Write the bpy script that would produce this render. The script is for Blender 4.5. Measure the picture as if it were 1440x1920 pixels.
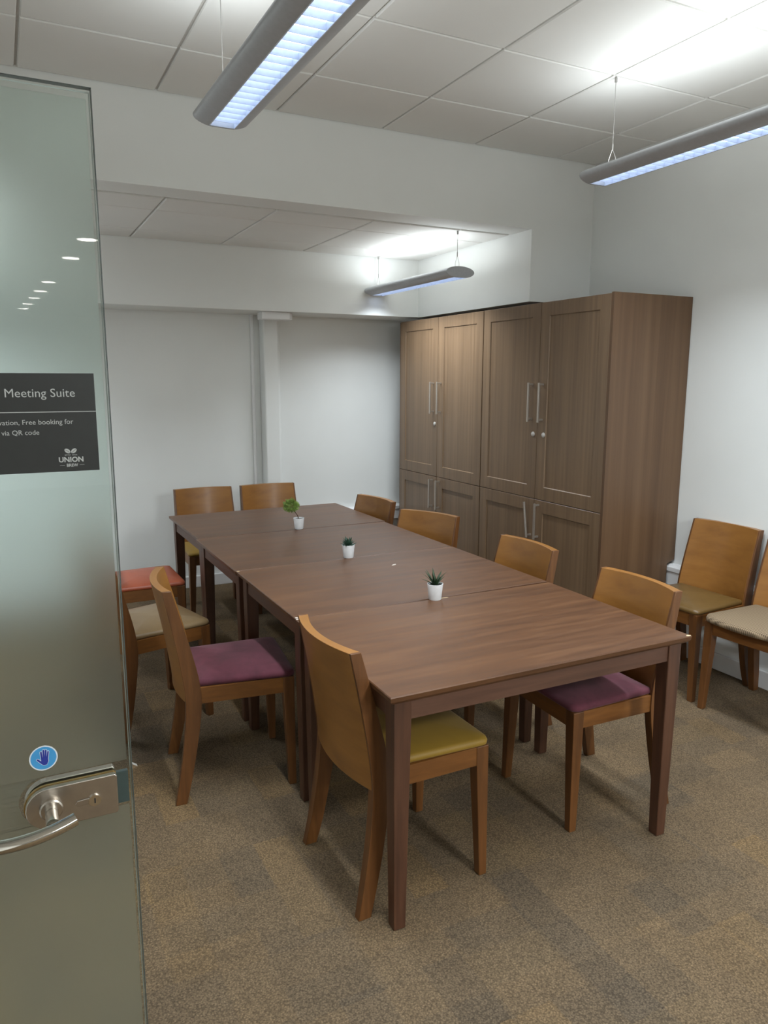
import bpy, bmesh, math, random
from mathutils import Vector, Matrix

for o in list(bpy.data.objects):
    bpy.data.objects.remove(o, do_unlink=True)
scene = bpy.context.scene
COL = scene.collection
R = math.radians

# ------------------------------------------------------------------ camera
cam_data = bpy.data.cameras.new('camera')
cam = bpy.data.objects.new('camera', cam_data)
COL.objects.link(cam)
F_PX, YAW, PITCH, ROLL = 1402.62, 0.4690, -0.1756, 0.0022
cam_data.sensor_fit = 'VERTICAL'
cam_data.sensor_height = 36.0
cam_data.lens = F_PX / 1920.0 * 36.0
cam_data.clip_start = 0.02
fw = Vector((math.sin(YAW) * math.cos(PITCH), math.cos(YAW) * math.cos(PITCH), math.sin(PITCH)))
r0 = Vector((math.cos(YAW), -math.sin(YAW), 0))
u0 = r0.cross(fw)
rt = r0 * math.cos(ROLL) + u0 * math.sin(ROLL)
up = -r0 * math.sin(ROLL) + u0 * math.cos(ROLL)
cam.matrix_world = Matrix(((rt.x, up.x, -fw.x, -0.8887), (rt.y, up.y, -fw.y, -1.6996),
                           (rt.z, up.z, -fw.z, 1.6067), (0, 0, 0, 1)))
scene.camera = cam

# ------------------------------------------------------------------ world, exposure
world = bpy.data.worlds.new('world')
scene.world = world
world.use_nodes = True
world.node_tree.nodes['Background'].inputs[0].default_value = (0.9, 0.92, 1.0, 1)
world.node_tree.nodes['Background'].inputs[1].default_value = 0.02
vs = scene.view_settings
vs.view_transform = 'Standard'
vs.look = 'None'
vs.gamma = 1.0
vs.use_curve_mapping = False
vs.exposure = 0.6
DOWN_W, UP_W = 8.3, 3.0            # luminaire power per metre of lamp
DOWN_C, UP_C = (0.86, 0.94, 1.0), (0.92, 0.98, 1.0)
FILL_W = 62.0  # power of each added fill panel behind the viewer
scene.cycles.max_bounces = 7
scene.cycles.diffuse_bounces = 4
scene.cycles.adaptive_threshold = 0.05
scene.cycles.glossy_bounces = 3
scene.cycles.transmission_bounces = 6


# ------------------------------------------------------------------ helpers
def lin(c):
    c /= 255.0
    return c / 12.92 if c <= 0.04045 else ((c + 0.055) / 1.055) ** 2.4


def rgb(r, g, b):
    return (lin(r), lin(g), lin(b), 1.0)


def new_mat(name):
    m = bpy.data.materials.new(name)
    m.use_nodes = True
    nt = m.node_tree
    return m, nt, nt.nodes['Principled BSDF']


def node(nt, kind, **kw):
    n = nt.nodes.new(kind)
    for k, v in kw.items():
        setattr(n, k, v)
    return n


def coords(nt, scale=(1, 1, 1), space='Object'):
    tc = node(nt, 'ShaderNodeTexCoord')
    mp = node(nt, 'ShaderNodeMapping')
    mp.inputs['Scale'].default_value = scale
    nt.links.new(tc.outputs[space], mp.inputs['Vector'])
    return mp.outputs['Vector']


def noise(nt, vec, scale, detail=3, rough=0.55, dist=0.0):
    n = node(nt, 'ShaderNodeTexNoise')
    n.inputs['Scale'].default_value = scale
    n.inputs['Detail'].default_value = detail
    n.inputs['Roughness'].default_value = rough
    n.inputs['Distortion'].default_value = dist
    nt.links.new(vec, n.inputs['Vector'])
    return n.outputs['Fac']


def ramp(nt, fac, stops):
    r = node(nt, 'ShaderNodeValToRGB')
    el = r.color_ramp.elements
    while len(el) < len(stops):
        el.new(0.5)
    for e, (p, c) in zip(el, stops):
        e.position = p
        e.color = c
    nt.links.new(fac, r.inputs['Fac'])
    return r.outputs['Color']


def mix(nt, a, b, fac, mode='MIX'):
    m = node(nt, 'ShaderNodeMix', data_type='RGBA', blend_type=mode)
    for sock, v in ((m.inputs[0], fac), (m.inputs[6], a), (m.inputs[7], b)):
        if hasattr(v, 'links'):
            nt.links.new(v, sock)
        else:
            sock.default_value = v
    return m.outputs[2]


def bump(nt, bsdf, h, strength, dist=0.002):
    b = node(nt, 'ShaderNodeBump')
    b.inputs['Strength'].default_value = strength
    b.inputs['Distance'].default_value = dist
    nt.links.new(h, b.inputs['Height'])
    nt.links.new(b.outputs['Normal'], bsdf.inputs['Normal'])


def paint(name, col, rough=0.7, var=0.04):
    m, nt, b = new_mat(name)
    v = coords(nt)
    n = noise(nt, v, 1.7, 3)
    c2 = tuple(x * (1 - var) for x in col[:3]) + (1,)
    nt.links.new(ramp(nt, n, [(0.3, c2), (0.7, col)]), b.inputs['Base Color'])
    b.inputs['Roughness'].default_value = rough
    bump(nt, b, noise(nt, v, 180, 2), 0.06, 0.001)
    return m


def plain(name, col, rough=0.5, metal=0.0, grain=0.03):
    m, nt, b = new_mat(name)
    n = noise(nt, coords(nt), 60, 2)
    c2 = tuple(x * (1 - grain * 2) for x in col[:3]) + (1,)
    nt.links.new(ramp(nt, n, [(0.35, c2), (0.65, col)]), b.inputs['Base Color'])
    b.inputs['Roughness'].default_value = rough
    b.inputs['Metallic'].default_value = metal
    return m


def wood(name, dark, mid, light, grain, rough=0.4, fine=14.0, coat=0.0, broad=2.2, figure=0.6):
    """grain: per-axis stretch, small along the grain"""
    m, nt, b = new_mat(name)
    v = coords(nt, grain)
    streak = noise(nt, v, fine, 5, 0.62, 0.3)
    wide = noise(nt, v, broad, 3, 0.5, figure)
    c1 = ramp(nt, streak, [(0.30, dark), (0.52, mid), (0.75, light)])
    c2 = ramp(nt, wide, [(0.30, dark), (0.55, mid), (0.72, light)])
    c = mix(nt, c1, c2, 0.5)
    nt.links.new(c, b.inputs['Base Color'])
    rr = node(nt, 'ShaderNodeMapRange')
    rr.inputs['To Min'].default_value = rough - 0.05
    rr.inputs['To Max'].default_value = rough + 0.09
    nt.links.new(streak, rr.inputs['Value'])
    nt.links.new(rr.outputs['Result'], b.inputs['Roughness'])
    b.inputs['Coat Weight'].default_value = coat
    b.inputs['Coat Roughness'].default_value = 0.25
    bump(nt, b, streak, 0.05, 0.001)
    return m


def emit(name, col, strength):
    m, nt, b = new_mat(name)
    b.inputs['Base Color'].default_value = (0.8, 0.8, 0.8, 1)
    b.inputs['Emission Color'].default_value = col
    b.inputs['Emission Strength'].default_value = strength
    m.cycles.emission_sampling = 'NONE'      # the area lamps beside these lit faces carry the light
    return m


class MB:
    """collects geometry, build() links it as one mesh object"""

    def __init__(self):
        self.v, self.f = [], []

    def add(self, verts, faces):
        n = len(self.v)
        self.v += [tuple(p) for p in verts]
        self.f += [tuple(i + n for i in f) for f in faces]
        return self

    def box(self, x0, x1, y0, y1, z0, z1):
        return self.hexa([(x0, y0, z0), (x1, y0, z0), (x1, y1, z0), (x0, y1, z0)],
                         [(x0, y0, z1), (x1, y0, z1), (x1, y1, z1), (x0, y1, z1)])

    def hexa(self, lo, hi):
        return self.add(lo + hi, [(3, 2, 1, 0), (4, 5, 6, 7), (0, 1, 5, 4), (1, 2, 6, 5), (2, 3, 7, 6), (3, 0, 4, 7)])

    def loft(self, rings, cap=True):
        n = len(rings[0])
        verts = [p for r in rings for p in r]
        faces = []
        for k in range(len(rings) - 1):
            for i in range(n):
                j = (i + 1) % n
                faces.append((k * n + i, k * n + j, (k + 1) * n + j, (k + 1) * n + i))
        if cap:
            faces.append(tuple(reversed(range(n))))
            faces.append(tuple((len(rings) - 1) * n + i for i in range(n)))
        return self.add(verts, faces)

    def prism(self, poly, axis, a, b):
        def P(p, t):
            return {'x': (t, p[0], p[1]), 'y': (p[0], t, p[1]), 'z': (p[0], p[1], t)}[axis]
        return self.loft([[P(p, a) for p in poly], [P(p, b) for p in poly]])

    def tube(self, pts, rad, n=10):
        pts = [Vector(p) for p in pts]
        if not isinstance(rad, (list, tuple)):
            rad = [rad] * len(pts)
        rings = []
        ref = None
        for i, p in enumerate(pts):
            d = (pts[min(i + 1, len(pts) - 1)] - pts[max(i - 1, 0)]).normalized()
            if ref is None:
                ref = d.orthogonal().normalized()
            a = (ref - d * ref.dot(d)).normalized()
            ref = a
            c = d.cross(a)
            rings.append([p + (a * math.cos(2 * math.pi * k / n) + c * math.sin(2 * math.pi * k / n)) * rad[i] for k in range(n)])
        return self.loft(rings)

    def lathe(self, prof, n=24, c=(0, 0)):
        return self.loft([[(c[0] + r * math.cos(2 * math.pi * k / n), c[1] + r * math.sin(2 * math.pi * k / n), z)
                           for k in range(n)] for r, z in prof])

    def mesh(self, name, smooth=False, fix=True):
        me = bpy.data.meshes.new(name)
        me.from_pydata(self.v, [], self.f)
        if fix:
            bm = bmesh.new()
            bm.from_mesh(me)
            bmesh.ops.recalc_face_normals(bm, faces=bm.faces)
            bm.to_mesh(me)
            bm.free()
        if smooth:
            for p in me.polygons:
                p.use_smooth = True
        return me

    def build(self, name, mat, parent=None, bevel=0.0, smooth=False, seg=2):
        o = bpy.data.objects.new(name, self.mesh(name, smooth))
        COL.objects.link(o)
        if mat:
            o.data.materials.append(mat)
        if parent:
            o.parent = parent
        if bevel:
            md = o.modifiers.new('bevel', 'BEVEL')
            md.width = bevel
            md.segments = seg
            md.limit_method = 'ANGLE'
            md.angle_limit = R(40)
        return o


def smooth_angle(o, deg=35):
    me = o.data
    for p in me.polygons:
        p.use_smooth = True
    try:
        me.set_sharp_from_angle(angle=R(deg))
    except Exception:
        pass
    return o


def tag(o, label=None, cat=None, group=None, kind=None):
    if label:
        o['label'] = label
    if cat:
        o['category'] = cat
    if group:
        o['group'] = group
    if kind:
        o['kind'] = kind
    return o


def struct(o, label, cat):
    return tag(o, label, cat, kind='structure')


def empty(name, loc=(0, 0, 0), rz=0.0):
    o = bpy.data.objects.new(name, None)
    o.empty_display_size = 0.1
    COL.objects.link(o)
    o.location = loc
    o.rotation_euler = (0, 0, rz)
    return o


def copy_tree(o, parent=None):
    c = o.copy()
    COL.objects.link(c)
    c.parent = parent
    for ch in list(o.children):
        copy_tree(ch, c)
    return c


def set_mat(o, m):
    o.material_slots[0].link = 'OBJECT'
    o.material_slots[0].material = m


# ------------------------------------------------------------------ materials
M = {}
M['wall'] = paint('wall_paint', rgb(234, 236, 234), 0.75)
M['trim'] = paint('trim_paint', rgb(232, 232, 232), 0.45, 0.02)
M['tile'] = paint('ceiling_tile', rgb(233, 233, 230), 0.9, 0.03)
M['grid'] = plain('ceiling_grid', rgb(205, 202, 196), 0.6)
M['gap'] = plain('shadow_gap', rgb(60, 58, 55), 0.9)
M['steel'] = plain('brushed_steel', rgb(176, 168, 158), 0.32, 1.0)
M['chrome'] = plain('polished_steel', rgb(205, 200, 192), 0.12, 1.0)
M['brass'] = plain('brass_edge', rgb(176, 150, 100), 0.35, 1.0)
M['silver'] = plain('silver_paint', rgb(178, 180, 184), 0.42, 0.15)
M['handle'] = plain('satin_nickel', rgb(188, 180, 170), 0.33, 0.75)
M['lock'] = plain('nickel_lock', rgb(215, 212, 208), 0.35, 0.4)
M['dark'] = plain('dark_void', rgb(30, 28, 26), 0.8)
M['blade'] = plain('louvre_blade', rgb(215, 222, 235), 0.3, 0.3)
M['louvre'] = emit('lit_louvre', (0.62, 0.76, 1.0, 1), 1.7)
M['uplight'] = emit('uplight_tube', (1.0, 0.95, 0.88, 1), 2.0)
M['wire'] = plain('steel_wire', rgb(170, 168, 165), 0.4, 0.6)
M['downlight'] = emit('downlight_lens', (1.0, 0.96, 0.9, 1), 30.0)
M['pot'] = plain('white_ceramic', rgb(232, 234, 236), 0.35)
M['soil'] = plain('soil', rgb(38, 36, 32), 0.95, 0, 0.3)
M['leaf_dark'] = plain('dark_leaf', rgb(52, 84, 66), 0.5, 0, 0.15)
M['leaf_spike'] = plain('spike_leaf', rgb(48, 72, 44), 0.5, 0, 0.2)
M['needle'] = plain('bright_needle', rgb(142, 172, 78), 0.6, 0, 0.25)
M['stem'] = plain('plant_stem', rgb(96, 72, 58), 0.7, 0, 0.2)
M['chip'] = plain('bare_wood_chip', rgb(226, 200, 158), 0.7)
M['scuff'] = plain('white_scuff', rgb(205, 195, 185), 0.7)

M['table'] = wood('table_walnut', rgb(66, 40, 22), rgb(92, 59, 34), rgb(112, 77, 47), (0.5, 5, 5), 0.40, 9.0, 0.12, 1.5, 1.2)
M['table_leg'] = wood('table_leg_walnut', rgb(58, 35, 24), rgb(84, 53, 36), rgb(104, 68, 46), (6, 6, 0.35), 0.42, 9.0)
M['apron'] = wood('table_apron_walnut', rgb(66, 42, 31), rgb(88, 58, 43), rgb(106, 72, 53), (0.4, 0.4, 7), 0.45, 9.0)
M['chair_back'] = wood('honey_veneer', rgb(118, 76, 32), rgb(143, 96, 42), rgb(160, 110, 52), (0.7, 0.7, 2.6), 0.38, 7.0, 0.15, 1.6, 2.0)
M['chair_leg'] = wood('chair_leg_wood', rgb(72, 43, 20), rgb(99, 61, 28), rgb(120, 77, 38), (6, 6, 0.5), 0.4, 9.0)
M['chair_rail'] = wood('chair_rail_wood', rgb(88, 53, 22), rgb(114, 71, 30), rgb(132, 86, 40), (0.8, 0.8, 6), 0.4, 9.0)
M['cab_door'] = wood('walnut_laminate', rgb(94, 74, 55), rgb(120, 97, 74), rgb(139, 114, 88), (1, 5.5, 0.10), 0.34, 9.0, 0.0, 1.6, 0.2)
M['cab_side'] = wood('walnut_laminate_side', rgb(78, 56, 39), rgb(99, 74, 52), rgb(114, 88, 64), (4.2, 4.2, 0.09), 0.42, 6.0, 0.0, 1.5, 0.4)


def fabric(name, c1, c2, rough=0.8, sheen=0.2, scale=4, weave=400, bumpy=0.15):
    m, nt, b = new_mat(name)
    v = coords(nt)
    n = noise(nt, v, scale, 4, 0.6, 0.5)
    nt.links.new(ramp(nt, n, [(0.3, c1), (0.7, c2)]), b.inputs['Base Color'])
    b.inputs['Roughness'].default_value = rough
    b.inputs['Sheen Weight'].default_value = sheen
    bump(nt, b, noise(nt, v, weave, 2), bumpy, 0.001)
    return m


M['olive'] = fabric('olive_velvet', rgb(122, 94, 22), rgb(144, 112, 30), 0.6, 0.08)
M['plum'] = fabric('plum_velvet', rgb(72, 26, 38), rgb(98, 42, 56), 0.85, 0.1, 9)
M['orange'] = fabric('orange_leather', rgb(160, 80, 54), rgb(172, 90, 64), 0.4, 0.0, 6, 250, 0.05)
M['tan'] = fabric('tan_leather', rgb(116, 94, 64), rgb(130, 108, 77), 0.33, 0.0, 6, 250, 0.05)
M['khaki'] = fabric('khaki_leather', rgb(94, 70, 34), rgb(108, 83, 44), 0.36, 0.0, 6, 250, 0.05)
M['brown'] = fabric('brown_leather', rgb(96, 70, 46), rgb(112, 84, 58), 0.4, 0.0, 6, 250, 0.05)

# cream woven cushion: fine two-way weave
m, nt, b = new_mat('cream_weave')
v = coords(nt)
wa = node(nt, 'ShaderNodeTexWave', bands_direction='X')
wb = node(nt, 'ShaderNodeTexWave', bands_direction='Y')
for w_ in (wa, wb):
    w_.inputs['Scale'].default_value = 35
    w_.inputs['Distortion'].default_value = 0.15
    nt.links.new(v, w_.inputs['Vector'])
wm = mix(nt, wa.outputs['Color'], wb.outputs['Color'], 0.5)
nt.links.new(ramp(nt, wm, [(0.2, rgb(84, 68, 50)), (0.7, rgb(148, 128, 101))]), b.inputs['Base Color'])
b.inputs['Roughness'].default_value = 0.85
bump(nt, b, wm, 0.15, 0.001)
M['cream'] = m

# carpet: random soft-edged rectangles of grey, beige and gold with a loop pile
m, nt, b = new_mat('carpet')
v = coords(nt)
jit = node(nt, 'ShaderNodeTexNoise')
jit.inputs['Scale'].default_value = 90
jit.inputs['Detail'].default_value = 2
nt.links.new(v, jit.inputs['Vector'])
vj = node(nt, 'ShaderNodeVectorMath', operation='MULTIPLY_ADD')
nt.links.new(jit.outputs['Color'], vj.inputs[0])
vj.inputs[1].default_value = (0.018, 0.018, 0.0)
nt.links.new(v, vj.inputs[2])


def cells(sx, sy, off):
    """one random value per rectangle"""
    mp = node(nt, 'ShaderNodeMapping')
    mp.inputs['Scale'].default_value = (sx, sy, 1)
    mp.inputs['Location'].default_value = off
    nt.links.new(vj.outputs[0], mp.inputs['Vector'])
    fl = node(nt, 'ShaderNodeVectorMath', operation='FLOOR')
    nt.links.new(mp.outputs[0], fl.inputs[0])
    # zero z so that each rectangle has one value
    mz = node(nt, 'ShaderNodeVectorMath', operation='MULTIPLY')
    nt.links.new(fl.outputs[0], mz.inputs[0])
    mz.inputs[1].default_value = (1, 1, 0)
    wn = node(nt, 'ShaderNodeTexWhiteNoise', noise_dimensions='3D')
    nt.links.new(mz.outputs[0], wn.inputs['Vector'])
    return wn.outputs['Value']


ca = cells(4.0, 8.0, (0.3, 0.1, 0))
cb = cells(8.0, 4.0, (0.7, 0.45, 0))
cc = cells(2.0, 2.0, (0.2, 0.6, 0))
base = ramp(nt, ca, [(0.0, rgb(122, 110, 95)), (0.3, rgb(134, 118, 98)), (0.6, rgb(144, 125, 101)), (0.85, rgb(128, 115, 99)), (1.0, rgb(150, 130, 100))])
second = ramp(nt, cb, [(0.0, rgb(112, 102, 90)), (0.25, rgb(134, 118, 98)), (0.75, rgb(140, 122, 99)), (0.92, rgb(154, 130, 96)), (1.0, rgb(158, 132, 96))])
col = mix(nt, base, second, 0.5)
third = ramp(nt, cc, [(0.0, (0.88, 0.88, 0.89, 1)), (1.0, (1.1, 1.08, 1.05, 1))])
col = mix(nt, col, third, 1.0, 'MULTIPLY')
blot = ramp(nt, noise(nt, v, 5, 4, 0.6), [(0.3, (0.86, 0.85, 0.84, 1)), (0.7, (1.08, 1.07, 1.06, 1))])
col = mix(nt, col, blot, 0.8, 'MULTIPLY')
vor = node(nt, 'ShaderNodeTexVoronoi')
vor.inputs['Scale'].default_value = 165
nt.links.new(v, vor.inputs['Vector'])
pile = ramp(nt, vor.outputs['Distance'], [(0.1, (0.76, 0.71, 0.63, 1)), (0.75, (0.24, 0.22, 0.19, 1))])
col = mix(nt, col, pile, 0.75, 'MULTIPLY')
fleck = ramp(nt, noise(nt, v, 210, 2, 0.7), [(0.3, (0.55, 0.54, 0.53, 1)), (0.7, (1.4, 1.4, 1.38, 1))])
col = mix(nt, col, fleck, 0.8, 'MULTIPLY')
nt.links.new(col, b.inputs['Base Color'])
b.inputs['Roughness'].default_value = 0.95
b.inputs['Specular IOR Level'].default_value = 0.1
bump(nt, b, vor.outputs['Distance'], -0.5, 0.004)
M['carpet'] = m

# clear glass pane (thin architectural glass)
m, nt, b = new_mat('clear_glass')
nt.nodes.remove(b)
out = nt.nodes['Material Output']
tr = node(nt, 'ShaderNodeBsdfTransparent')
tr.inputs[0].default_value = (0.93, 0.955, 0.94, 1)
gl = node(nt, 'ShaderNodeBsdfGlossy')
gl.inputs['Roughness'].default_value = 0.015
fr = node(nt, 'ShaderNodeFresnel')
fr.inputs['IOR'].default_value = 1.5
ms = node(nt, 'ShaderNodeMixShader')
ge = node(nt, 'ShaderNodeNewGeometry')
fm = node(nt, 'ShaderNodeMath', operation='MULTIPLY')
fi = node(nt, 'ShaderNodeMath', operation='SUBTRACT')
fi.inputs[0].default_value = 1.0
nt.links.new(ge.outputs['Backfacing'], fi.inputs[1])
nt.links.new(fr.outputs[0], fm.inputs[0])
nt.links.new(fi.outputs[0], fm.inputs[1])
nt.links.new(fm.outputs[0], ms.inputs[0])
nt.links.new(tr.outputs[0], ms.inputs[1])
nt.links.new(gl.outputs[0], ms.inputs[2])
nt.links.new(ms.outputs[0], out.inputs['Surface'])
M['glass'] = m

# frosted film
m, nt, b = new_mat('frosted_film')
nt.nodes.remove(b)
out = nt.nodes['Material Output']
tl = node(nt, 'ShaderNodeBsdfTranslucent')
df = node(nt, 'ShaderNodeBsdfDiffuse')
rf = node(nt, 'ShaderNodeBsdfRefraction')
fc = ramp(nt, noise(nt, coords(nt), 3, 2), [(0.3, (0.86, 0.90, 0.87, 1)), (0.7, (0.89, 0.93, 0.90, 1))])
for n_ in (tl, df):
    nt.links.new(fc, n_.inputs[0])
rf.inputs[0].default_value = (0.96, 1.0, 0.99, 1)
rf.inputs['Roughness'].default_value = 0.30
rf.inputs['IOR'].default_value = 1.35
m1 = node(nt, 'ShaderNodeMixShader')
m1.inputs[0].default_value = 0.30
nt.links.new(tl.outputs[0], m1.inputs[1])
nt.links.new(df.outputs[0], m1.inputs[2])
m2 = node(nt, 'ShaderNodeMixShader')
m2.inputs[0].default_value = 0.95
nt.links.new(m1.outputs[0], m2.inputs[1])
nt.links.new(rf.outputs[0], m2.inputs[2])
nt.links.new(m2.outputs[0], out.inputs['Surface'])
M['film'] = m

# ------------------------------------------------------------------ the room
XL, XR = -1.70, 2.60          # left and right wall
YB, YH, YR = 4.03, 2.22, 3.64  # back wall, header face, rear bulkhead face
ZC, ZS, ZB = 2.95, 2.52, 2.09  # main ceiling, recess ceiling, bulkhead soffit
YF, YE = -0.95, -11.5          # where the main ceiling stops, corridor end
XJ = 2.117                     # face of the bulkhead over the cupboards

struct(MB().box(XL - .1, XR + .1, YE - .1, YB + .1, -0.1, 0).build('floor', M['carpet']),
       'mottled grey and beige carpet floor', 'floor')
struct(MB().box(XL - .1, XR + .1, YB, YB + .1, 0, 3.1).build('wall_back', M['wall']), 'white back wall behind the far chairs', 'wall')
struct(MB().box(XR, XR + .1, YE, YB, 0, 3.1).build('wall_right', M['wall']), 'white right wall behind the cupboards', 'wall')
struct(MB().box(XL - .1, XL, YE, YB, 0, 3.1).build('wall_left', M['wall']), 'white left wall behind the glass door', 'wall')
struct(MB().box(XL, XR, YE - .1, YE, 0, 3.1).build('wall_front', M['wall']), 'white wall closing the corridor', 'wall')
struct(MB().box(XL, XR, YH, 2.42, ZS + .002, ZC + .1).build('wall_header', M['wall']),
       'white beam across the room above the recess opening', 'wall')
struct(MB().box(XL, XR, YR, YB, ZB, ZC).build('wall_bulkhead', M['wall'], bevel=.003),
       'white dropped bulkhead along the back wall', 'wall')
struct(MB().box(XJ, XR, YH, YR, ZB, ZS + .002).box(XJ, XR, 2.42, YR, ZS + .002, ZS + .25).build('wall_side_bulkhead', M['wall']),
       'white dropped bulkhead above the cupboards', 'wall')
struct(MB().box(XL, XR, YF - .1, YF, 2.5, ZC + .1).build('wall_corridor_header', M['wall']), 'white header over the room entrance', 'wall')


def tiled_ceiling(label, xs, ys, z, slab):
    s = struct(MB().box(slab[0], slab[1], slab[2], slab[3], z + .012, z + .05).build('ceiling', M['grid']), label, 'ceiling')
    cache = {}
    for i in range(len(xs) - 1):
        for j in range(len(ys) - 1):
            w, d = xs[i + 1] - xs[i], ys[j + 1] - ys[j]
            key = (round(w, 3), round(d, 3))
            hw, hd = w / 2 - .006, d / 2 - .006
            if key not in cache:
                o = MB()
                a, bb = hw, hd
                q = lambda e, zz: [(-a + e, -bb + e, zz), (a - e, -bb + e, zz), (a - e, bb - e, zz), (-a + e, bb - e, zz)]
                o.loft([q(.004, 0), q(0, .004), q(0, .0125)])
                cache[key] = o.mesh('ceiling_tile')
                cache[key].materials.append(M['tile'])
            t = bpy.data.objects.new('ceiling_tile', cache[key])
            COL.objects.link(t)
            t.parent = s
            t.location = ((xs[i] + xs[i + 1]) / 2, (ys[j] + ys[j + 1]) / 2, z)
    # flush grid bars between the tiles, a little above the tile faces
    return s


gx, gy = 1.0781, 1.0937
xs = [XL] + [gx + .6 * k for k in range(-4, 3)] + [XR]
ys = [YF] + [gy + .6 * k for k in range(-3, 2)] + [YH]
ceil_main = tiled_ceiling('white suspended tile ceiling of the main room', xs, ys, ZC, (XL, XR, YF, YH))
xs2 = [XL] + [-.055 + .6 * k for k in range(-2, 4)] + [XJ]
ceil_rec = tiled_ceiling('lower white tile ceiling inside the recess', xs2, [2.445, 2.74, 3.335, YR], ZS, (XL, XJ, 2.445, YR))
struct(MB().box(XL, XJ, 2.42, 2.446, ZS + .03, ZS + .04).build('trim_1', M['gap'], ), 'thin dark shadow gap edging the recess ceiling', 'trim')
struct(MB().box(XL, XR, YE, YF - .1, 2.5, 2.56).build('ceiling_corridor', M['tile']), 'plain white corridor ceiling', 'ceiling')


def skirting(name, label, poly_fn):
    o = poly_fn().build(name, M['trim'], bevel=.003)
    return struct(o, label, 'skirting board')


skirting('baseboard_back', 'white skirting board along the back wall', lambda: MB().box(XL, 1.98, YB - .016, YB, 0, .09))
skirting('baseboard_right', 'white skirting board along the right wall', lambda: MB().box(XR - .016, XR, YE, 1.35, 0, .095))
skirting('baseboard_left', 'white skirting board along the left wall', lambda: MB().box(XL, XL + .016, YE, YB, 0, .09))

# perimeter cable trunking
tp = [(0, .41), (-.042, .41), (-.045, .414), (-.045, .492), (-.052, .497), (-.052, .522), (-.030, .536), (0, .536)]
o = MB().prism([(XR + p, z) for p, z in tp], 'y', -2.0, YB).build('trim_2', M['trim'], bevel=.002)
struct(o, 'white cable trunking along the right wall', 'trunking')
o = MB().prism([(YB + p, z) for p, z in tp], 'x', 1.08, XR - .05).build('trim_3', M['trim'], bevel=.002)
struct(o, 'white cable trunking along the back wall beside the cupboards', 'trunking')

# boxed column and the fitting under the bulkhead
o = MB().box(.925, 1.045, YB - .12, YB, 0, ZB).box(1.045, 1.078, YB - .05, YB, 0, ZB).build('trim_4', M['wall'], bevel=.012, seg=3)
struct(o, 'white boxed column against the back wall', 'column')
o = MB().tube([(.868, YB - .012, 0.09), (.868, YB - .012, ZB)], .014, 10)
struct(smooth_angle(o.build('trim_5', M['trim'])), 'thin white pipe running up left of the column', 'pipe')
o = MB().prism([(.845, 3.68), (1.055, 3.68), (1.09, 3.72), (1.09, 3.80), (.845, 3.80)], 'z', 2.036, ZB).build('cable_box', M['trim'], bevel=.006)
tag(o, 'white plastic cable box under the bulkhead above the column', 'cable box')

# ------------------------------------------------------------------ luminaires
YCAP = .012


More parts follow.
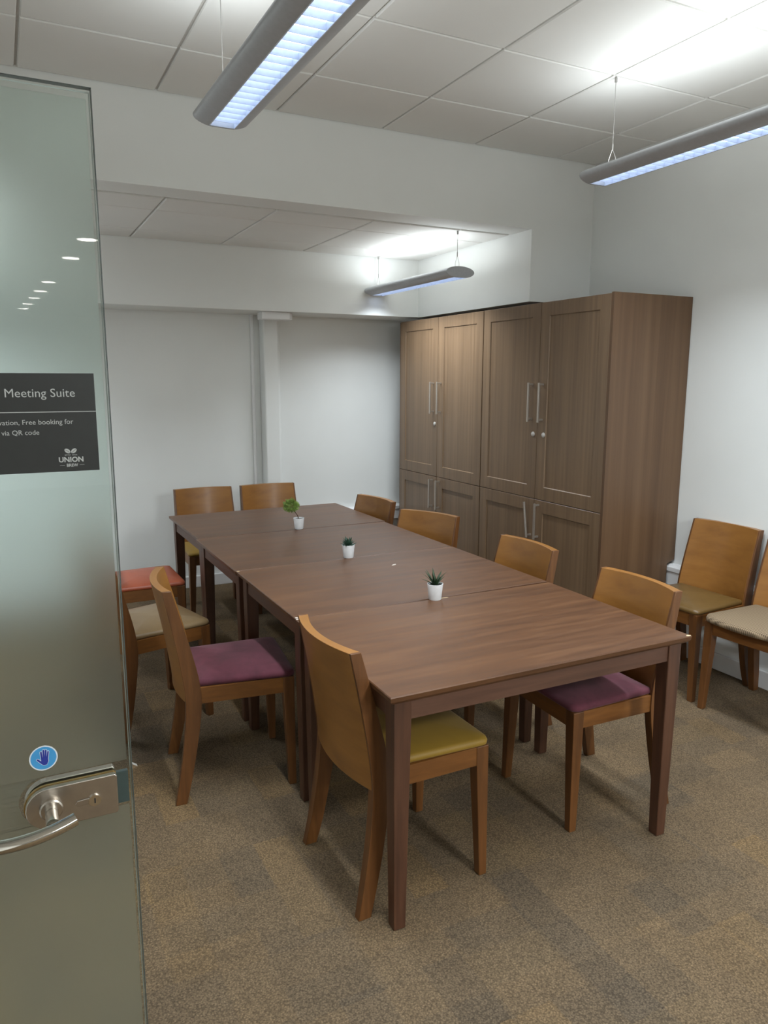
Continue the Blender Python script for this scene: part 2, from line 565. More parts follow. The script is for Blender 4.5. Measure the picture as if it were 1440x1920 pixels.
def luminaire(label, x, y0, y1, zc, zceil, wires, group):
    L = y1 - y0
    root = empty('pendant_light', (x, y0, zc))
    tag(root, label, 'light', group)
    a, bq = .103, .036
    zs = -.030                      # bottom flat plane of the slot
    half = .046
    # outer section, clockwise from right slot edge over the top to the left slot edge
    pts = []
    t0 = math.asin(max(-1, zs / bq))
    for k in range(25):
        t = t0 + (math.pi - 2 * t0) * k / 24
        pts.append((a * math.cos(t), bq * math.sin(t)))
    prof = [(half, zs - .002)] + pts + [(-half, zs - .002)]

    def shell(pr, th):
        inner = []
        for i, p in enumerate(pr):
            p0, p1 = Vector(pr[max(i - 1, 0)]), Vector(pr[min(i + 1, len(pr) - 1)])
            d = (p1 - p0).normalized()
            inner.append((p[0] - d.y * th, p[1] + d.x * th))
        return list(pr) + inner[::-1]
    # two halves of the housing leave an uplight slot in the top
    right = [p for p in prof if p[0] > .045 or (p[0] > 0 and p[1] < 0)]
    left = [(-px, pz) for px, pz in right]
    for side in (right, left):
        sh = shell(side, .003 if side is right else -.003)
        n = len(sh)
        m_ = MB()
        h = n // 2
        va = [(p[0], 0.008, p[1]) for p in sh] + [(p[0], L - 0.008, p[1]) for p in sh]
        fs = [(i, (i + 1) % n, n + (i + 1) % n, n + i) for i in range(n)]
        m_.add(va, fs)
        smooth_angle(m_.build('housing', M['silver'], root), 50)
    ell = [(a * math.cos(2 * math.pi * k / 40), bq * math.sin(2 * math.pi * k / 40)) for k in range(40)]
    ell = [(px, max(pz, zs - .003)) for px, pz in ell]
    for yy in (0, L - .010):
        MB().prism(ell, 'y', yy, yy + .010).build('end_cap', M['silver'], root, bevel=.002)
    # down side: lit reflector with louvre blades
    MB().box(-half, half, .010, L - .010, -.012, -.008).build('reflector', M['louvre'], root)
    for s in (-1, 1):
        MB().box(s * half - .0015, s * half + .0015, .010, L - .010, zs - .003, -.008).build('louvre_side', M['blade'], root)
    bl = MB().hexa([(-half, -.0008, zs - .001), (half, -.0008, zs - .001), (half, .0008, zs - .001), (-half, .0008, zs - .001)],
                   [(-half, -.0022, -.012), (half, -.0022, -.012), (half, .0022, -.012), (-half, .0022, -.012)]).mesh('louvre_blade')
    bl.materials.append(M['blade'])
    nb = int(round((L - .02) / .052))
    for k in range(1, nb):
        o = bpy.data.objects.new('louvre_blade', bl)
        COL.objects.link(o)
        o.parent = root
        o.location = (0, .01 + (L - .02) * k / nb, 0)
    # up side: lamp tube in a tray
    MB().box(-.048, .048, .010, L - .010, .004, .007).build('tray', M['blade'], root)
    smooth_angle(MB().tube([(0, .03, .018), (0, L - .03, .018)], .008, 10).build('lamp_tube', M['uplight'], root))
    # Y shaped steel suspension wires
    hz = zceil - zc
    for wy in wires:
        w = MB()
        y_ = wy - y0
        w.tube([(0, y_, hz), (0, y_, .105)], .0016, 6)
        w.tube([(0, y_, .105), (.0, y_ - .022, .06), (0, y_ - .026, .012)], .0011, 6)
        w.tube([(0, y_, .105), (.0, y_ + .022, .06), (0, y_ + .026, .012)], .0011, 6)
        w.tube([(0, y_, .125), (0, y_, .098)], .0032, 8)
        w.tube([(0, y_, hz), (0, y_, hz - .02)], .006, 8)
        w.build('suspension_wire', M['wire'], root)
    for nm, zz, rot, watts, colr, spread, wd in (('downlight_lamp', zs - .004, 0.0, DOWN_W, DOWN_C, 130, .08),
                                                 ('uplight_lamp', .030, math.pi, UP_W, UP_C, 180, .06)):
        ld = bpy.data.lights.new(nm, 'AREA')
        ld.shape = 'RECTANGLE'
        ld.size = wd
        ld.size_y = L - (.06 if L > 1.3 else .26)
        ld.energy = watts * (L if L > 1.3 else L * (.75 if rot else 1.05))
        ld.color = colr
        ld.spread = R(spread)
        lo = bpy.data.objects.new(nm, ld)
        COL.objects.link(lo)
        lo.parent = root
        lo.location = (0, L / 2, zz)
        lo.rotation_euler = (0, rot, 0)
    return root


GL = 'linear pendant lights'
luminaire('long silver pendant light hanging nearest, above the left side of the table', -.092, -.85, 1.20, 2.545, ZC, (-.75, 1.155), GL)
luminaire('long silver pendant light at the upper right, beside the right wall', 1.70, -.85, 1.20, 2.545, ZC, (-.75, 1.10), GL)
luminaire('silver pendant light in the left of the recess, hidden behind the glass door', -1.255, 2.43, 3.62, 2.268, ZS, (2.472, 3.585), GL)
luminaire('silver pendant light hanging inside the recess by the cupboards', 1.737, 2.43, 3.62, 2.268, ZS, (2.472, 3.585), GL)

# recessed downlights of the corridor behind the viewer (they mirror in the glass door)
dl_lens = None
for k, (dx, dy) in enumerate([(-.31, -4.82), (-.34, -5.69), (-.41, -7.31), (-.44, -8.15), (-.47, -8.92), (-.51, -9.69), (-.54, -10.41)]):
    root = empty('ceiling_downlight', (dx, dy, 2.5))
    tag(root, 'small round corridor downlight mirrored in the glass door', 'light', 'corridor downlights')
    if dl_lens is None:
        dl_lens = MB().lathe([(.062, -.004), (.062, -.001)], 24).mesh('lens')
        dl_lens.materials.append(M['downlight'])
        ring = MB()
        n = 28
        ring.loft([[(r_ * math.cos(2 * math.pi * i / n), r_ * math.sin(2 * math.pi * i / n), z_) for i in range(n)]
                   for r_, z_ in ((.064, 0), (.064, -.006), (.078, -.005), (.080, 0))], cap=False)
        dl_ring = ring.mesh('trim_ring', True)
        dl_ring.materials.append(M['trim'])
    for nm, me in (('lens', dl_lens), ('trim_ring', dl_ring)):
        o = bpy.data.objects.new(nm, me)
        COL.objects.link(o)
        o.parent = root
for yy in (-2.9, -4.6, -6.6):  # unseen fill panels, added to brighten the header and walls
    ld = bpy.data.lights.new('fill_lamp', 'AREA')
    ld.shape = 'RECTANGLE'
    ld.size, ld.size_y = .55, .55
    ld.energy = FILL_W
    ld.color = (.92, .98, 1.0)
    panel = empty('added_fill_panel', (.9, yy, 2.5))
    tag(panel, 'added square fill panel on the corridor ceiling behind the viewer', 'light', 'added fill panels')
    MB().box(-.3, .3, -.3, .3, -.008, 0).build('frame', M['trim'], panel, bevel=.002)
    lo = bpy.data.objects.new('fill_lamp', ld)
    COL.objects.link(lo)
    lo.parent = panel
    lo.location = (0, 0, -.012)

# ------------------------------------------------------------------ cupboards
CX = 2.017                     # door faces
YC = [1.392, 1.970, 2.570, 3.155, 3.742]
ZT, ZM, ZP = 2.056, .878, .09


def door_mesh(w, h, stile=.078):
    """shaker door: face at x=0 looking -x, thickness to +x, y 0..w, z 0..h"""
    m_ = MB()
    d, th, c = .006, .019, .004
    s = stile

    def ringq(e, x):
        return [(x, e, e), (x, w - e, e), (x, w - e, h - e), (x, e, h - e)]
    m_.loft([ringq(0, th), ringq(0, .0015), ringq(.0015, 0), ringq(s, 0), ringq(s + c, d), ], cap=True)
    return m_.mesh('door')


def handle_on(door, y, z0, z1, tilt=0.0):
    h = MB()
    zc = z0 + .010
    Ln = z1 - z0
    h.box(-.040, -.029, -.006, .006, -.01, Ln - .01)
    if tilt == 0:
        h.box(-.030, 0, -.005, .005, Ln - .026, Ln - .014)
    h.box(-.030, 0, -.005, .005, .0, .012)
    o = h.build('handle', M['handle'], door, bevel=.0012)
    o['label'] = 'satin steel bar handle' if tilt == 0 else 'satin steel bar handle hanging crooked'
    o.location = (0, y, zc)
    o.rotation_euler = (tilt, 0, 0)
    return o


def cupboard(label, ya, ym, yb, near):
    root = empty('cupboard', (CX, ya, 0))
    tag(root, label, 'cupboard', 'walnut cupboards')
    W = yb - ya
    x1 = XR - .003 - CX
    body = MB().box(.022, x1 - .06, .004, W - .002, ZP, ZT - .004)
    body.build('body', M['cab_side'], root)
    MB().box(.06, x1 - .08, .01, W - .01, 0, ZP).build('plinth', M['cab_side'], root)
    if near:
        poly = [(0.0, 0), (x1 - .058, 0), (x1 - .058, .540), (x1, .56), (x1, ZT + .006), (0.0, ZT + .006)]
        MB().prism(poly, 'y', -.020, .0).build('end_panel', M['cab_side'], root, bevel=.0012)
    else:
        MB().box(.004, x1 - .06, W - .001, W + .018, 0, ZT).build('end_panel', M['cab_side'], root, bevel=.001)
    g = .0018
    for lo, (a_, b_) in enumerate(((ya, ym), (ym, yb))):
        for z0, z1, upper in ((ZM + g, ZT, True), (ZP + .01, ZM - g, False)):
            w, h = b_ - a_ - 2 * g, z1 - z0
            d = bpy.data.objects.new('door', door_mesh(w, h))
            COL.objects.link(d)
            d.data.materials.append(M['cab_door'])
            d.parent = root
            d.location = (0, a_ - ya + g, z0)
            hy = w - .045 if lo == 0 else .052
            if upper:
                handle_on(d, hy, 1.352 - z0, 1.588 - z0)
                if not (near is False and lo == 0):
                    k = MB().lathe([(.015, 0), (.015, .004), (.009, .007), (.003, .009)], 16)
                    kk = k.build('lock', M['lock'], d)
                    kk.rotation_euler = (0, -math.pi / 2, 0)
                    kk.location = (0, w - .062 if lo == 0 else .034, 1.277 - z0)
                    smooth_angle(kk)
            else:
                crooked = near and lo == 1
                handle_on(d, hy - (.028 if crooked else 0), .632 - z0, .856 - z0, R(-9) if crooked else 0.0)
    return root


cupboard('walnut laminate double cupboard nearest, with exposed side panel and two round locks', YC[0], YC[1], YC[2], True)
cupboard('walnut laminate double cupboard in the far corner by the back wall', YC[2] + .004, YC[3], YC[4], False)

# ------------------------------------------------------------------ tables
TW, TD, TH = 1.150, .762, .75


def make_table():
    root = empty('table')
    hw, hd = TW / 2, TD / 2
    t = MB()
    q = lambda e, z: [(-hw + e, -hd + e, z), (hw - e, -hd + e, z), (hw - e, hd - e, z), (-hw + e, hd - e, z)]
    t.loft([q(.012, TH - .026), q(.002, TH - .016), q(0, TH - .003), q(.002, TH)])
    t.build('table_top', M['table'], root)
    ins = .022
    for s in (-1, 1):
        y = s * (hd - ins - .016)
        MB().box(-hw + ins + .05, hw - ins - .05, y - .010, y + .010, TH - .088, TH - .022).build('apron', M['apron'], root)
        x = s * (hw - ins - .016)
        MB().box(x - .010, x + .010, -hd + ins + .05, hd - ins - .05, TH - .088, TH - .022).build('apron', M['apron'], root)
    for sx in (-1, 1):
        for sy in (-1, 1):
            ox, oy = sx * (hw - ins), sy * (hd - ins)
            rings = []
            for z, w, off in ((0, .037, .008), (.003, .039, .007), (TH - .10, .056, 0), (TH - .025, .056, 0)):
                xa, xb = ox - sx * off, ox - sx * (off + w)
                ya, yb = oy - sy * off, oy - sy * (off + w)
                rings.append([(xa, ya, z), (xb, ya, z), (xb, yb, z), (xa, yb, z)])
            MB().loft(rings).build('leg', M['table_leg'], root, bevel=.003)
    return root


tproto = make_table()
GT = 'walnut tables pushed together in a row'
tables = [((.574, .381), -.4, 'dark walnut table at the near end of the row, with a chipped right corner'),
          ((.577, 1.153), .3, 'dark walnut table second from the near end, carrying the spiky plant'),
          ((.571, 1.924), .2, 'dark walnut table third from the near end, carrying the rosette plant'),
          ((.580, 2.700), .5, 'dark walnut table at the far end of the row, carrying the small tree')]
TB = []
for i, ((x, y), a, lab) in enumerate(tables):
    t = tproto if i == 0 else copy_tree(tproto)
    t.location = (x, y, 0)
    t.rotation_euler = (0, 0, R(a))
    tag(t, lab, 'table', GT)
    TB.append(t)


def chip(tbl, x, y, sx, sy, mat, z=TH, rz=0.0, h=.0006):
    rnd = random.Random(int((x + y) * 1000))
    n = 9
    pts = [(math.cos(2 * math.pi * k / n) * sx * rnd.uniform(.6, 1.1), math.sin(2 * math.pi * k / n) * sy * rnd.uniform(.5, 1.1)) for k in range(n)]
    o = MB().prism(pts, 'z', 0, h).build('chip', mat, tbl)
    o.location = (x, y, z)
    o.rotation_euler = (0, 0, rz)


hw, hd = TW / 2, TD / 2
chip(TB[0], hw - .010, -hd + .006, .012, .006, M['chip'], h=.0008)
chip(TB[0], .05, hd - .006, .022, .004, M['chip'])
chip(TB[0], -hw + .006, hd - .006, .006, .005, M['scuff'])
chip(TB[1], .12, .17, .020, .009, M['scuff'], rz=.6, h=.0003)
chip(TB[1], -hw + .008, hd - .005, .009, .005, M['chip'])
chip(TB[1], -hw + .006, -hd + .008, .007, .006, M['scuff'])

# ------------------------------------------------------------------ chairs
PROF = [(0, 0, .042), (.1, .020, .066), (.25, .043, .095), (.40, .055, .114), (.5, .047, .106), (.65, .024, .072), (.84, -.012, .022)]


def interp(z):
    P = PROF
    for i in range(len(P) - 1):
        if z <= P[i + 1][0] or i == len(P) - 2:
            t = (z - P[i][0]) / (P[i + 1][0] - P[i][0])
            res = []
            for k in (1, 2):
                p1, p2 = P[i][k], P[i + 1][k]
                dz = P[i + 1][0] - P[i][0]
                m1_ = (P[i + 1][k] - P[i - 1][k]) / (P[i + 1][0] - P[i - 1][0]) * dz if i > 0 else p2 - p1
                m2_ = (P[i + 2][k] - P[i][k]) / (P[i + 2][0] - P[i][0]) * dz if i < len(P) - 2 else p2 - p1
                t2, t3 = t * t, t * t * t
                res.append((2 * t3 - 3 * t2 + 1) * p1 + (t3 - 2 * t2 + t) * m1_ + (-2 * t3 + 3 * t2) * p2 + (t3 - t2) * m2_)
            return res


def half_w(z):
    return .226 - .012 * min(z / .4, 1) - .009 * max(0, (z - .4) / .44)


def cushion_mesh(front_r=.03, bulge=.0, dome=.016, th=.026, over=0.0):
    """rounded upholstered pad"""
    yb_, yf = .098, .478 + over
    wb, wf = .198, .216 + over

    def outline(e):
        pts = []
        corners = [(-wb, yb_, .012), (wb, yb_, .012), (wf, yf, front_r), (-wf, yf, front_r)]
        angs = [(math.pi, 1.5 * math.pi), (1.5 * math.pi, 2 * math.pi), (0, .5 * math.pi), (.5 * math.pi, math.pi)]
        for (cx, cy, r_), (a0, a1) in zip(corners, angs):
            sx = 1 if cx > 0 else -1
            sy = 1 if cy > .3 else -1
            for k in range(7):
                a = a0 + (a1 - a0) * k / 6
                pts.append((cx - sx * r_ + r_ * math.cos(a), cy - sy * r_ + r_ * math.sin(a)))
        # extra points along the straight edges so that the front can bulge
        out = []
        n = len(pts)
        for i in range(n):
            p, q = pts[i], pts[(i + 1) % n]
            out.append(p)
            if i % 7 == 6:
                for k in range(1, 6):
                    out.append((p[0] + (q[0] - p[0]) * k / 6, p[1] + (q[1] - p[1]) * k / 6))
        ym_ = (yb_ + yf) / 2
        sc_ = 1 - e / .2
        res = []
        for x, y in out:
            if y > .4:
                y += bulge * (1 - (x / wf) ** 2)
            res.append((x * sc_, ym_ + (y - ym_) * sc_))
        return res
    z0 = .455
    rings = []
    for e, z in ((.006, 0), (.001, .004), (0, th * .5), (.004, th * .85), (.014, th), (.05, th + dome * .45), (.10, th + dome * .8), (.15, th + dome * .97), (.185, th + dome)):
        rings.append([(x, y, z0 + z) for x, y in outline(e)])
    return MB().loft(rings).mesh('cushion', True)


def make_chair():
    root = empty('dining_chair')
    # back legs running up as the edges of the back
    for s in (-1, 1):
        rings = []
        zs_ = [0, .05, .1, .15, .2, .25, .3, .35, .395, .41, .45, .5, .55, .6, .65, .7, .75, .8, .84]
        for z in zs_:
            ry, fy = interp(z)
            xo = s * half_w(z)
            wd = .034 if z < .4 else .010
            if z < .1:
                wd = .028 + .006 * z / .1
            xi = xo - s * wd
            rings.append([(xo, ry, z), (xo, fy, z), (xi, fy, z), (xi, ry, z)])
        o = MB().loft(rings).build('leg', M['chair_leg'], root, bevel=.0015)
        smooth_angle(o, 35)
    # curved back panel
    NX, NZ = 20, 14
    z0, z1 = .402, .8395
    rear, front = [], []
    for j in range(NZ + 1):
        z = z0 + (z1 - z0) * j / NZ
        ry, fy = interp(z)
        w = half_w(z) - .0100
        cr = .032
        cf = cr + max(0, (fy - ry) - .027)
        for i in range(NX + 1):
            u = -1 + 2 * i / NX
            k = 1 - u * u
            rear.append((u * w, ry - cr * k, z))
            front.append((u * w, fy - cf * k, z))
    m_ = MB()
    n = (NX + 1) * (NZ + 1)
    fs = []
    idx = lambda i, j: j * (NX + 1) + i
    for j in range(NZ):
        for i in range(NX):
            fs.append((idx(i, j), idx(i, j + 1), idx(i + 1, j + 1), idx(i + 1, j)))
            fs.append((n + idx(i, j), n + idx(i + 1, j), n + idx(i + 1, j + 1), n + idx(i, j + 1)))
    for i in range(NX):
        fs.append((idx(i, 0), idx(i + 1, 0), n + idx(i + 1, 0), n + idx(i, 0)))
        fs.append((idx(i, NZ), n + idx(i, NZ), n + idx(i + 1, NZ), idx(i + 1, NZ)))
    for j in range(NZ):
        fs.append((idx(0, j), n + idx(0, j), n + idx(0, j + 1), idx(0, j + 1)))
        fs.append((idx(NX, j), idx(NX, j + 1), n + idx(NX, j + 1), n + idx(NX, j)))
    m_.add(rear + front, fs)
    smooth_angle(m_.build('backrest', M['chair_back'], root, bevel=.0012), 40)
    # front legs
    for s in (-1, 1):
        rings = []
        for z, w in ((0, .027), (.004, .029), (.38, .044), (.455, .046)):
            xo = s * (.219 - .006 * z / .455)
            yo = .472
            xi, yi = xo - s * w, yo - w
            rings.append([(xo, yo, z), (xo, yi, z), (xi, yi, z), (xi, yo, z)])
        MB().loft(rings).build('leg', M['chair_leg'], root, bevel=.0025)
    # seat rails
    for s in (-1, 1):
        xo = .2075 * s
        MB().hexa([(xo - s * .02, .08, .392), (xo, .08, .392), (s * .211, .45, .392), (s * .191, .45, .392)],
                  [(xo - s * .02, .08, .455), (xo, .08, .455), (s * .211, .45, .455), (s * .191, .45, .455)]).build('seat_rail', M['chair_rail'], root)
    MB().box(-.18, .18, .447, .468, .392, .455).build('seat_rail', M['chair_rail'], root)
    MB().box(-.19, .19, .085, .105, .405, .455).build('seat_rail', M['chair_rail'], root)
    c = bpy.data.objects.new('seat_cushion', cushion_mesh())
    COL.objects.link(c)
    c.data.materials.append(M['olive'])
    c.parent = root
    return root


chair0 = make_chair()
GC = 'honey wood dining chairs'
# (x, y of the rear feet centre, facing angle, cushion, label)
chairs = [
    (-.055, .342, 1.0, 'olive', 'honey wood chair with an olive velvet seat, nearest, tucked under the near table'),
    (-.385, 1.215, -7.0, 'plum', 'honey wood chair with a plum velvet seat pulled out on the left of the table'),
    (-.595, 1.805, 15.0, 'tan', 'honey wood chair with a tan leather seat just beyond the plum one'),
    (-.515, 2.673, 1.0, 'orange', 'honey wood chair with an orange leather seat at the far left'),
    (.347, 3.612, -90.0, 'olive', 'honey wood chair with a yellow seat, left one of two by the back wall'),
    (.822, 3.600, -92.0, 'olive', 'honey wood chair in front of the column, right one of two by the back wall'),
    (1.295, .385, 178.0, 'plum', 'honey wood chair with a dark plum seat under the right side of the near table'),
    (1.318, 1.114, 180.0, 'brown', 'honey wood chair on the right of the second table, before the crooked cupboard handle'),
    (1.295, 2.020, 204.0, 'brown', 'honey wood chair turned askew on the right of the third table'),
    (1.262, 2.650, 187.5, 'brown', 'honey wood chair at the right of the far table, closest to the far corner'),
    (2.570, 1.005, 182.0, 'khaki', 'honey wood chair with a khaki leather seat against the right wall beside the cupboard'),
    (2.572, .532, 184.0, 'cream', 'honey wood chair with a cream woven seat at the right edge of the picture'),
]
for i, (x, y, a, seat, lab) in enumerate(chairs):
    c = chair0 if i == 0 else copy_tree(chair0)
    c.location = (x, y, 0)
    c.rotation_euler = (0, 0, R(a - 90))
    tag(c, lab, 'chair', GC)
    for ch in c.children:
        if ch.name.startswith('seat_cushion'):
            if seat == 'cream':
                ch.data = cushion_mesh(.05, .03, .012, .032, .006)
                ch.data.materials.append(M['cream'])
            set_mat(ch, M[seat])
            ch['label'] = {'olive': 'olive yellow velvet cushion', 'plum': 'plum velvet cushion', 'tan': 'tan leather cushion',
                           'orange': 'orange leather cushion', 'brown': 'brown cushion', 'khaki': 'khaki leather cushion',
                           'cream': 'cream woven cushion'}[seat]

# ------------------------------------------------------------------ plants
def pot(root):
    p = MB()
    n = 32
    prof = [(.0, 0), (.0235, 0), (.0250, .002), (.0312, .060), (.0318, .064), (.0295, .064), (.0285, .056)]
    rings = [[(r_ * math.cos(2 * math.pi * k / n), r_ * math.sin(2 * math.pi * k / n), z) for k in range(n)] for r_, z in prof[1:]]
    p.loft(rings)
    smooth_angle(p.build('pot', M['pot'], root), 40)
    MB().lathe([(.0284, .053), (.0284, .0575), (.015, .059)], 24).build('soil', M['soil'], root)


def leaf_mesh(length, width, curve, thick=.0025):
    """pointed succulent leaf growing up +z and out along +y"""
    rings = []
    for k in range(7):
        t = k / 6
        w = width * (0.75 + .9 * t - 1.62 * t * t) if t < 1 else .0004
        w = max(w, .0004)
        y = curve * t * t * length
        z = length * t
        th = thick * (1 - t * .9)
        rings.append([(-w, y + w * .25, z), (0, y - th, z), (w, y + w * .25, z), (0, y + th * .4, z)])
    return MB().loft(rings).mesh('leaf', True)


def place_leaf(root, me, ang, tilt, base=(0, 0, .056), s=1.0):
    o = bpy.data.objects.new('leaf', me)
    COL.objects.link(o)
    o.parent = root
    o.location = base
    o.rotation_euler = (-tilt, 0, ang)
    o.scale = (s, s, s)
    return o


rnd = random.Random(4)
P1 = empty('potted_plant', (.583, .757, TH))
tag(P1, 'spiky green plant in a white pot on the seam nearest the viewer', 'plant', 'small potted plants on the table')
pot(P1)
lm = leaf_mesh(.074, .0074, .3)
lm.materials.append(M['leaf_spike'])
for k in range(17):
    ring_ = k // 6
    a = k * 2.4
    place_leaf(P1, lm, a, (.75, .42, .15)[min(ring_, 2)] + rnd.uniform(-.12, .12), (.004 * math.sin(-a), .004 * math.cos(a), .056), rnd.uniform(.75, 1.0) * (.8, .95, 1.0)[min(ring_, 2)])

P2 = empty('potted_plant', (.565, 1.553, TH))
tag(P2, 'dark green rosette succulent in a white pot in the middle of the row', 'plant', 'small potted plants on the table')
pot(P2)
lm2 = leaf_mesh(.042, .0085, .15, .004)
lm2.materials.append(M['leaf_dark'])
for k in range(26):
    ring_ = k // 9
    a = k * 2.4
    place_leaf(P2, lm2, a, (1.05, .68, .28)[min(ring_, 2)] + rnd.uniform(-.1, .1), (.006 * math.sin(-a), .006 * math.cos(a), .055 + .004 * ring_), rnd.uniform(.8, 1.05))

P3 = empty('potted_plant', (.599, 2.330, TH))
tag(P3, 'bright green ball topped little tree in a white pot at the far table', 'plant', 'small potted plants on the table')
pot(P3)
MB().tube([(0, 0, .055), (-.008, 0, .08), (-.022, 0, .10), (-.038, 0, .118), (-.042, 0, .135)], [.0028, .0026, .0022, .002, .0015], 8).build('stem', M['stem'], P3, smooth=True)
nd = MB()
for k in range(1500):
    d = Vector((rnd.gauss(0, 1), rnd.gauss(0, 1), rnd.gauss(0, 1))).normalized()
    rr = rnd.uniform(.55, 1.0)
    c_ = Vector((-.045, 0, .140)) + Vector((d.x * .044, d.y * .044, d.z * .038)) * rr * (0.92 + .1 * math.sin(9 * d.x + 7 * d.z))
    dd = (d + Vector((rnd.uniform(-.8, .8), rnd.uniform(-.8, .8), rnd.uniform(-.4, .9)))).normalized()
    sd = dd.orthogonal().normalized() * .0017
    nd.add([c_ - sd, c_ + sd, c_ + dd * .012 + sd * .4, c_ + dd * .012 - sd * .4], [(0, 1, 2, 3)])
o = bpy.data.objects.new('foliage', nd.mesh('foliage', fix=False))
COL.objects.link(o)
o.data.materials.append(M['needle'])
o.parent = P3
o['kind'] = 'stuff'

# ------------------------------------------------------------------ frosted glass door
DY = -.55                      # front face of the glass
DX1, DX0, DZ1 = -.7495, XL + .02, 1.991
ZK = .975
door = empty('door_1', (DX0, DY, 0))
struct(door, 'frosted glass door leaf with steel lever handle at the left', 'door')


def dl(x):                      # world x to door x
    return x - DX0


MB().box(0, dl(DX1), 0, .010, .008, DZ1).build('glass_pane', M['glass'], door, bevel=.001)
M['latch'] = plain('latch_case_metal', rgb(66, 82, 84), 0.35, 0.3)
M['edge_light'] = plain('painted_edge_highlight', rgb(190, 200, 198), 0.2)
M['edge_dark'] = plain('painted_edge_refraction', rgb(70, 78, 76), 0.3)
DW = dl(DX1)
MB().box(DW - .0004, DW + .0006, 0, .010, .008, DZ1).box(0, DW + .0006, 0, .010, DZ1 - .0004, DZ1 + .0006).build('glass_edge', M['edge_dark'], door)  # dark refraction line at the glass edge, put into the strip colour
MB().box(DW - .0026, DW - .0012, .0094, .0098, .012, DZ1 - .003).box(0, DW - .0026, .0094, .0098, DZ1 - .0046, DZ1 - .003).build('edge_highlight', M['edge_light'], door)  # pale strips paint the highlight inside the glass edge
fx, fz = dl(DX1) - .006, DZ1 - .012
nx, nz0, nz1 = dl(-.874), ZK - .036, ZK + .040
film = MB().box(.004, fx, .0104, .0112, .012, nz0).box(.004, fx, .0104, .0112, nz1, fz)
hh_ = (nz1 - nz0) / 2
arc_ = [(nx + hh_ * math.cos(math.pi / 2 + math.pi * k / 14), (nz0 + nz1) / 2 + hh_ * math.sin(math.pi / 2 + math.pi * k / 14)) for k in range(15)]
for k in range(14):
    (xa, za), (xb, zb) = arc_[k], arc_[k + 1]
    film.hexa([(.004, .0104, za), (xa, .0104, za), (xa, .0112, za), (.004, .0112, za)], [(.004, .0104, zb), (xb, .0104, zb), (xb, .0112, zb), (.004, .0112, zb)])
film.build('frosted_film', M['film'], door)
# patch lock: plates on both faces, rounded at the hinge side
def plate_poly(x0, x1, zc, r_):
    pts = [(x1 - .003, zc - r_), (x1, zc - r_ + .003), (x1, zc + r_ - .003), (x1 - .003, zc + r_)]
    for k in range(13):
        a = math.pi / 2 + math.pi * k / 12
        pts.append((x0 + r_ + r_ * math.cos(a), zc + r_ * math.sin(a)))
    return pts


lock = MB().prism(plate_poly(dl(-.904), dl(-.774), ZK, .032), 'y', -.014, -.004).build('lock_plate', M['steel'], door, bevel=.0012)
MB().prism(plate_poly(dl(-.906), dl(-.774), ZK, .033), 'y', -.004, -.0002).build('lock_gasket', M['brass'], door)
MB().prism(plate_poly(dl(-.904), dl(-.774), ZK, .032), 'y', .0115, .024).build('lock_plate', M['steel'], door, bevel=.0012)
# latch case in the clear notch, and the latch tongue
MB().box(dl(-.774), dl(-.756), .001, .009, ZK - .026, ZK + .026).build('latch_case', M['latch'], door)
MB().prism([(dl(-.7495), 1.0), (dl(-.741), 1.004), (dl(-.7495), 1.010)], 'y', .001, .009).build('latch_tongue', M['chrome'], door)
# key cylinder
kc = MB()
n = 20
kc.prism([(dl(-.808) + .0090 * math.cos(2 * math.pi * k / n), ZK - .002 + .0090 * math.sin(2 * math.pi * k / n)) for k in range(n)], 'y', -.0175, -.014)
cyl = smooth_angle(kc.build('key_cylinder', M['chrome'], lock))
MB().prism([(dl(-.833), ZK - .0075), (dl(-.812), ZK - .0055), (dl(-.812), ZK + .0035), (dl(-.833), ZK + .0025), (dl(-.836), ZK - .0025)], 'y', -.0158, -.014).build('cylinder_body', M['steel'], lock, bevel=.001)
MB().box(dl(-.809), dl(-.807), -.0179, -.0174, ZK - .006, ZK + .002).build('keyhole', M['dark'], lock)
# lever
bx = dl(-.869)
hb = MB()
def ring_y(cx, cz, r_, y, n=24):
    return [(cx + r_ * math.cos(2 * math.pi * k / n), y, cz + r_ * math.sin(2 * math.pi * k / n)) for k in range(n)]
hb.loft([ring_y(bx, ZK, .0165, -.0139), ring_y(bx, ZK, .0165, -.020), ring_y(bx, ZK, .0145, -.0215), ring_y(bx, ZK, .0135, -.0215)])
smooth_angle(hb.build('rose', M['steel'], door))
lv = MB()
lv.tube([(bx, -.018, ZK), (bx, -.040, ZK), (bx, -.062, ZK)], [.0095, .0095, .0095], 20)
pts = []
for k in range(17):
    t = k / 16
    xx = bx + .030 - .150 * t
    arc = (t - .12)
    pts.append((xx, -.066 - .010 * math.sin(math.pi * min(1, t * 1.1)) + .03 * max(0, t - .6) ** 2, ZK + .004 - .030 * (t ** 0.9) + .020 * t * t))
lv.tube(pts, .0098, 20)
smooth_angle(lv.build('lever', M['chrome'], door), 50)
for z_ in (.25, 1.75):
    MB().box(-.02, .05, -.012, .022, z_ - .035, z_ + .035).build('hinge', M['steel'], door, bevel=.002)

# ------------------------------------------------------------------ notice on the door
M['poster'] = plain('black_print', rgb(38, 40, 39), 0.38, 0, 0.05)
M['print'] = plain('pale_print', rgb(178, 180, 178), 0.5)
poster = empty('door_notice', (-.769, DY, 1.4765))
tag(poster, 'black paper notice with pale lettering taped to the glass door', 'notice')
MB().prism([(-.32, 0), (0, 0), (0, .1375), (-.32, .1375)], 'y', -.0009, -.0002).build('sheet', M['poster'], poster)
MB().box(-.32, 0, -.00115, -.0009, .0838, .0848).build('rule', M['print'], poster)


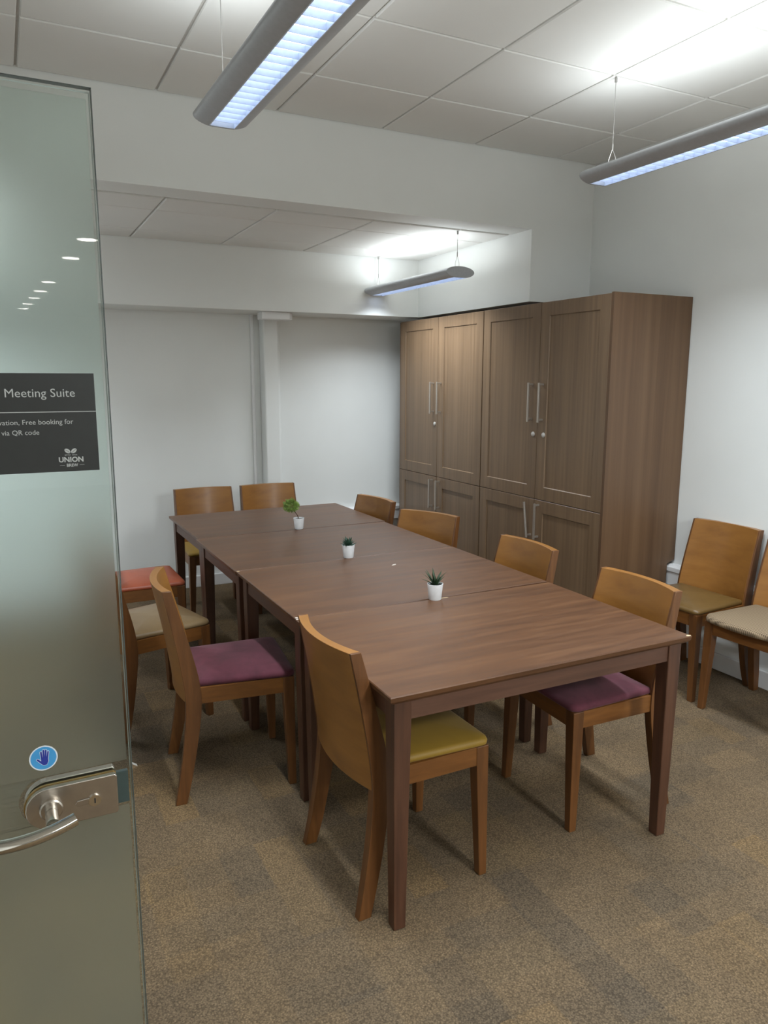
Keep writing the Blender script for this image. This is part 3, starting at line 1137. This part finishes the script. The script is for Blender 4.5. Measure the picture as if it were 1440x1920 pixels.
def text(parent, name, body, x, z, width=None, height=None, mat=None, y=-.0011, bold=0.0, right=None, rot=0.0):
    cu = bpy.data.curves.new(name, 'FONT')
    cu.body = body
    cu.size = 1.0
    cu.offset = bold
    cu.resolution_u = 3
    tmp = bpy.data.objects.new(name, cu)
    COL.objects.link(tmp)
    bpy.context.view_layer.update()
    me = bpy.data.meshes.new_from_object(tmp.evaluated_get(bpy.context.evaluated_depsgraph_get()))
    bpy.data.objects.remove(tmp, do_unlink=True)
    xs_ = [v_.co.x for v_ in me.vertices]
    ys_ = [v_.co.y for v_ in me.vertices]
    w0, h0 = max(xs_) - min(xs_), max(ys_) - min(ys_)
    sx = width / w0
    sy = height / h0 if height else sx
    for v_ in me.vertices:
        px, py = (v_.co.x - min(xs_)) * sx, v_.co.y * sy
        v_.co = (px, 0, py)
    me.name = name
    o_ = bpy.data.objects.new(name, me)
    COL.objects.link(o_)
    me.materials.append(mat)
    o_.parent = parent
    o_.location = (x, y, z)
    o_.rotation_euler = (0, -rot, 0)
    return o_


PX, PZ = -.769, 1.4765
text(poster, 'lettering', 'y Meeting Suite', -.897 - PX, 1.5815 - PZ, .1015, None, M['print'], rot=-.0)
text(poster, 'lettering', 'vation, Free booking for', -.8945 - PX, 1.5438 - PZ, .0945, None, M['print'])
text(poster, 'lettering', 'via QR code', -.892 - PX, 1.5298 - PZ, .0470, None, M['print'])
text(poster, 'lettering', 'UNION', -.8225 - PX, 1.4900 - PZ, .0325, .0075, M['print'], bold=.03)
text(poster, 'lettering', 'BREW', -.8125 - PX, 1.4832 - PZ, .0150, .0044, M['print'], bold=.02)
text(poster, 'lettering', 'ESTD  2016', -.8140 - PX, 1.4990 - PZ, .0160, .0018, M['print'])
for xa, xb in ((-.8215, -.8150), (-.7955, -.789)):
    MB().box(xa - PX, xb - PX, -.00115, -.0009, 1.4852 - PZ, 1.4855 - PZ).build('rule', M['print'], poster)
for s in (-1, 1):
    pts = []
    cx, cz, ang = -.8062 + s * .0042 - PX, 1.5055 - PZ, R(-38) * -s
    for k in range(20):
        a = 2 * math.pi * k / 20
        ex, ez = .0043 * math.cos(a), .0028 * math.sin(a)
        pts.append((cx + ex * math.cos(ang) - ez * math.sin(ang), cz + ex * math.sin(ang) + ez * math.cos(ang)))
    be = MB().prism(pts, 'y', -.00115, -.0009).build('coffee_bean_mark', M['print'], poster)
    sl = [(-.0036, -.0002), (0, .0004), (.0036, .0002), (.0036, -.0002), (0, -.0002), (-.0036, -.0006)]
    MB().prism([(cx + p[0] * math.cos(ang) - p[1] * math.sin(ang), cz + p[0] * math.sin(ang) + p[1] * math.cos(ang)) for p in sl], 'y', -.00125, -.00115).build('bean_slit', M['poster'], be)

# ------------------------------------------------------------------ round hand sticker
st = empty('hand_sticker', (-.8735, DY, 1.0505))
tag(st, 'round blue sticker with a raised hand above the door handle', 'sticker')
M['st_white'] = plain('sticker_white', rgb(205, 212, 218), 0.45)
M['st_blue'] = plain('sticker_blue', rgb(62, 142, 196), 0.45)
M['st_navy'] = plain('sticker_navy', rgb(36, 50, 138), 0.45)


def disc(r_, y0, y1, mat, nm):
    return MB().prism([(r_ * math.cos(2 * math.pi * k / 48), r_ * math.sin(2 * math.pi * k / 48)) for k in range(48)], 'y', y0, y1).build(nm, mat, st)


disc(.0195, -.0005, -.0002, M['st_white'], 'rim')
disc(.0176, -.0007, -.0005, M['st_blue'], 'disc')


def capsule(mb, p, q, ra, rb, y0, y1):
    d = math.atan2(q[1] - p[1], q[0] - p[0])
    pts = []
    for k in range(9):
        a = d - math.pi / 2 + math.pi * k / 8
        pts.append((q[0] + rb * math.cos(a), q[1] + rb * math.sin(a)))
    for k in range(9):
        a = d + math.pi / 2 + math.pi * k / 8
        pts.append((p[0] + ra * math.cos(a), p[1] + ra * math.sin(a)))
    mb.prism(pts, 'y', y0, y1)


for nm, grow, y0, y1, mt in (('hand_outline', .0006, -.0009, -.0007, M['st_white']), ('hand_symbol', 0.0, -.0011, -.0009, M['st_navy'])):
    h = MB()
    k = 0
    for p, q, r_ in (((-.0022, -.001), (-.0029, .0098), .0013), ((.0004, 0), (.0005, .0122), .0013), ((.0028, -.001), (.0037, .0116), .0013),
                     ((.0048, -.003), (.0067, .0090), .0012), ((-.0015, -.0085), (-.0080, -.0012), .0014)):
        capsule(h, p, q, r_ + grow, r_ * .95 + grow, y0 - k * .00001, y1)
        k += 1
    g = grow
    h.prism([(-.0036 - g, .0015 + g), (.0062 + g, .0015 + g), (.0064 + g, -.0060), (.0040, -.0108 - g), (-.0005, -.0112 - g), (-.0034 - g, -.0085)], 'y', y0 - k * .00001, y1)
    h.build(nm, mt, st)
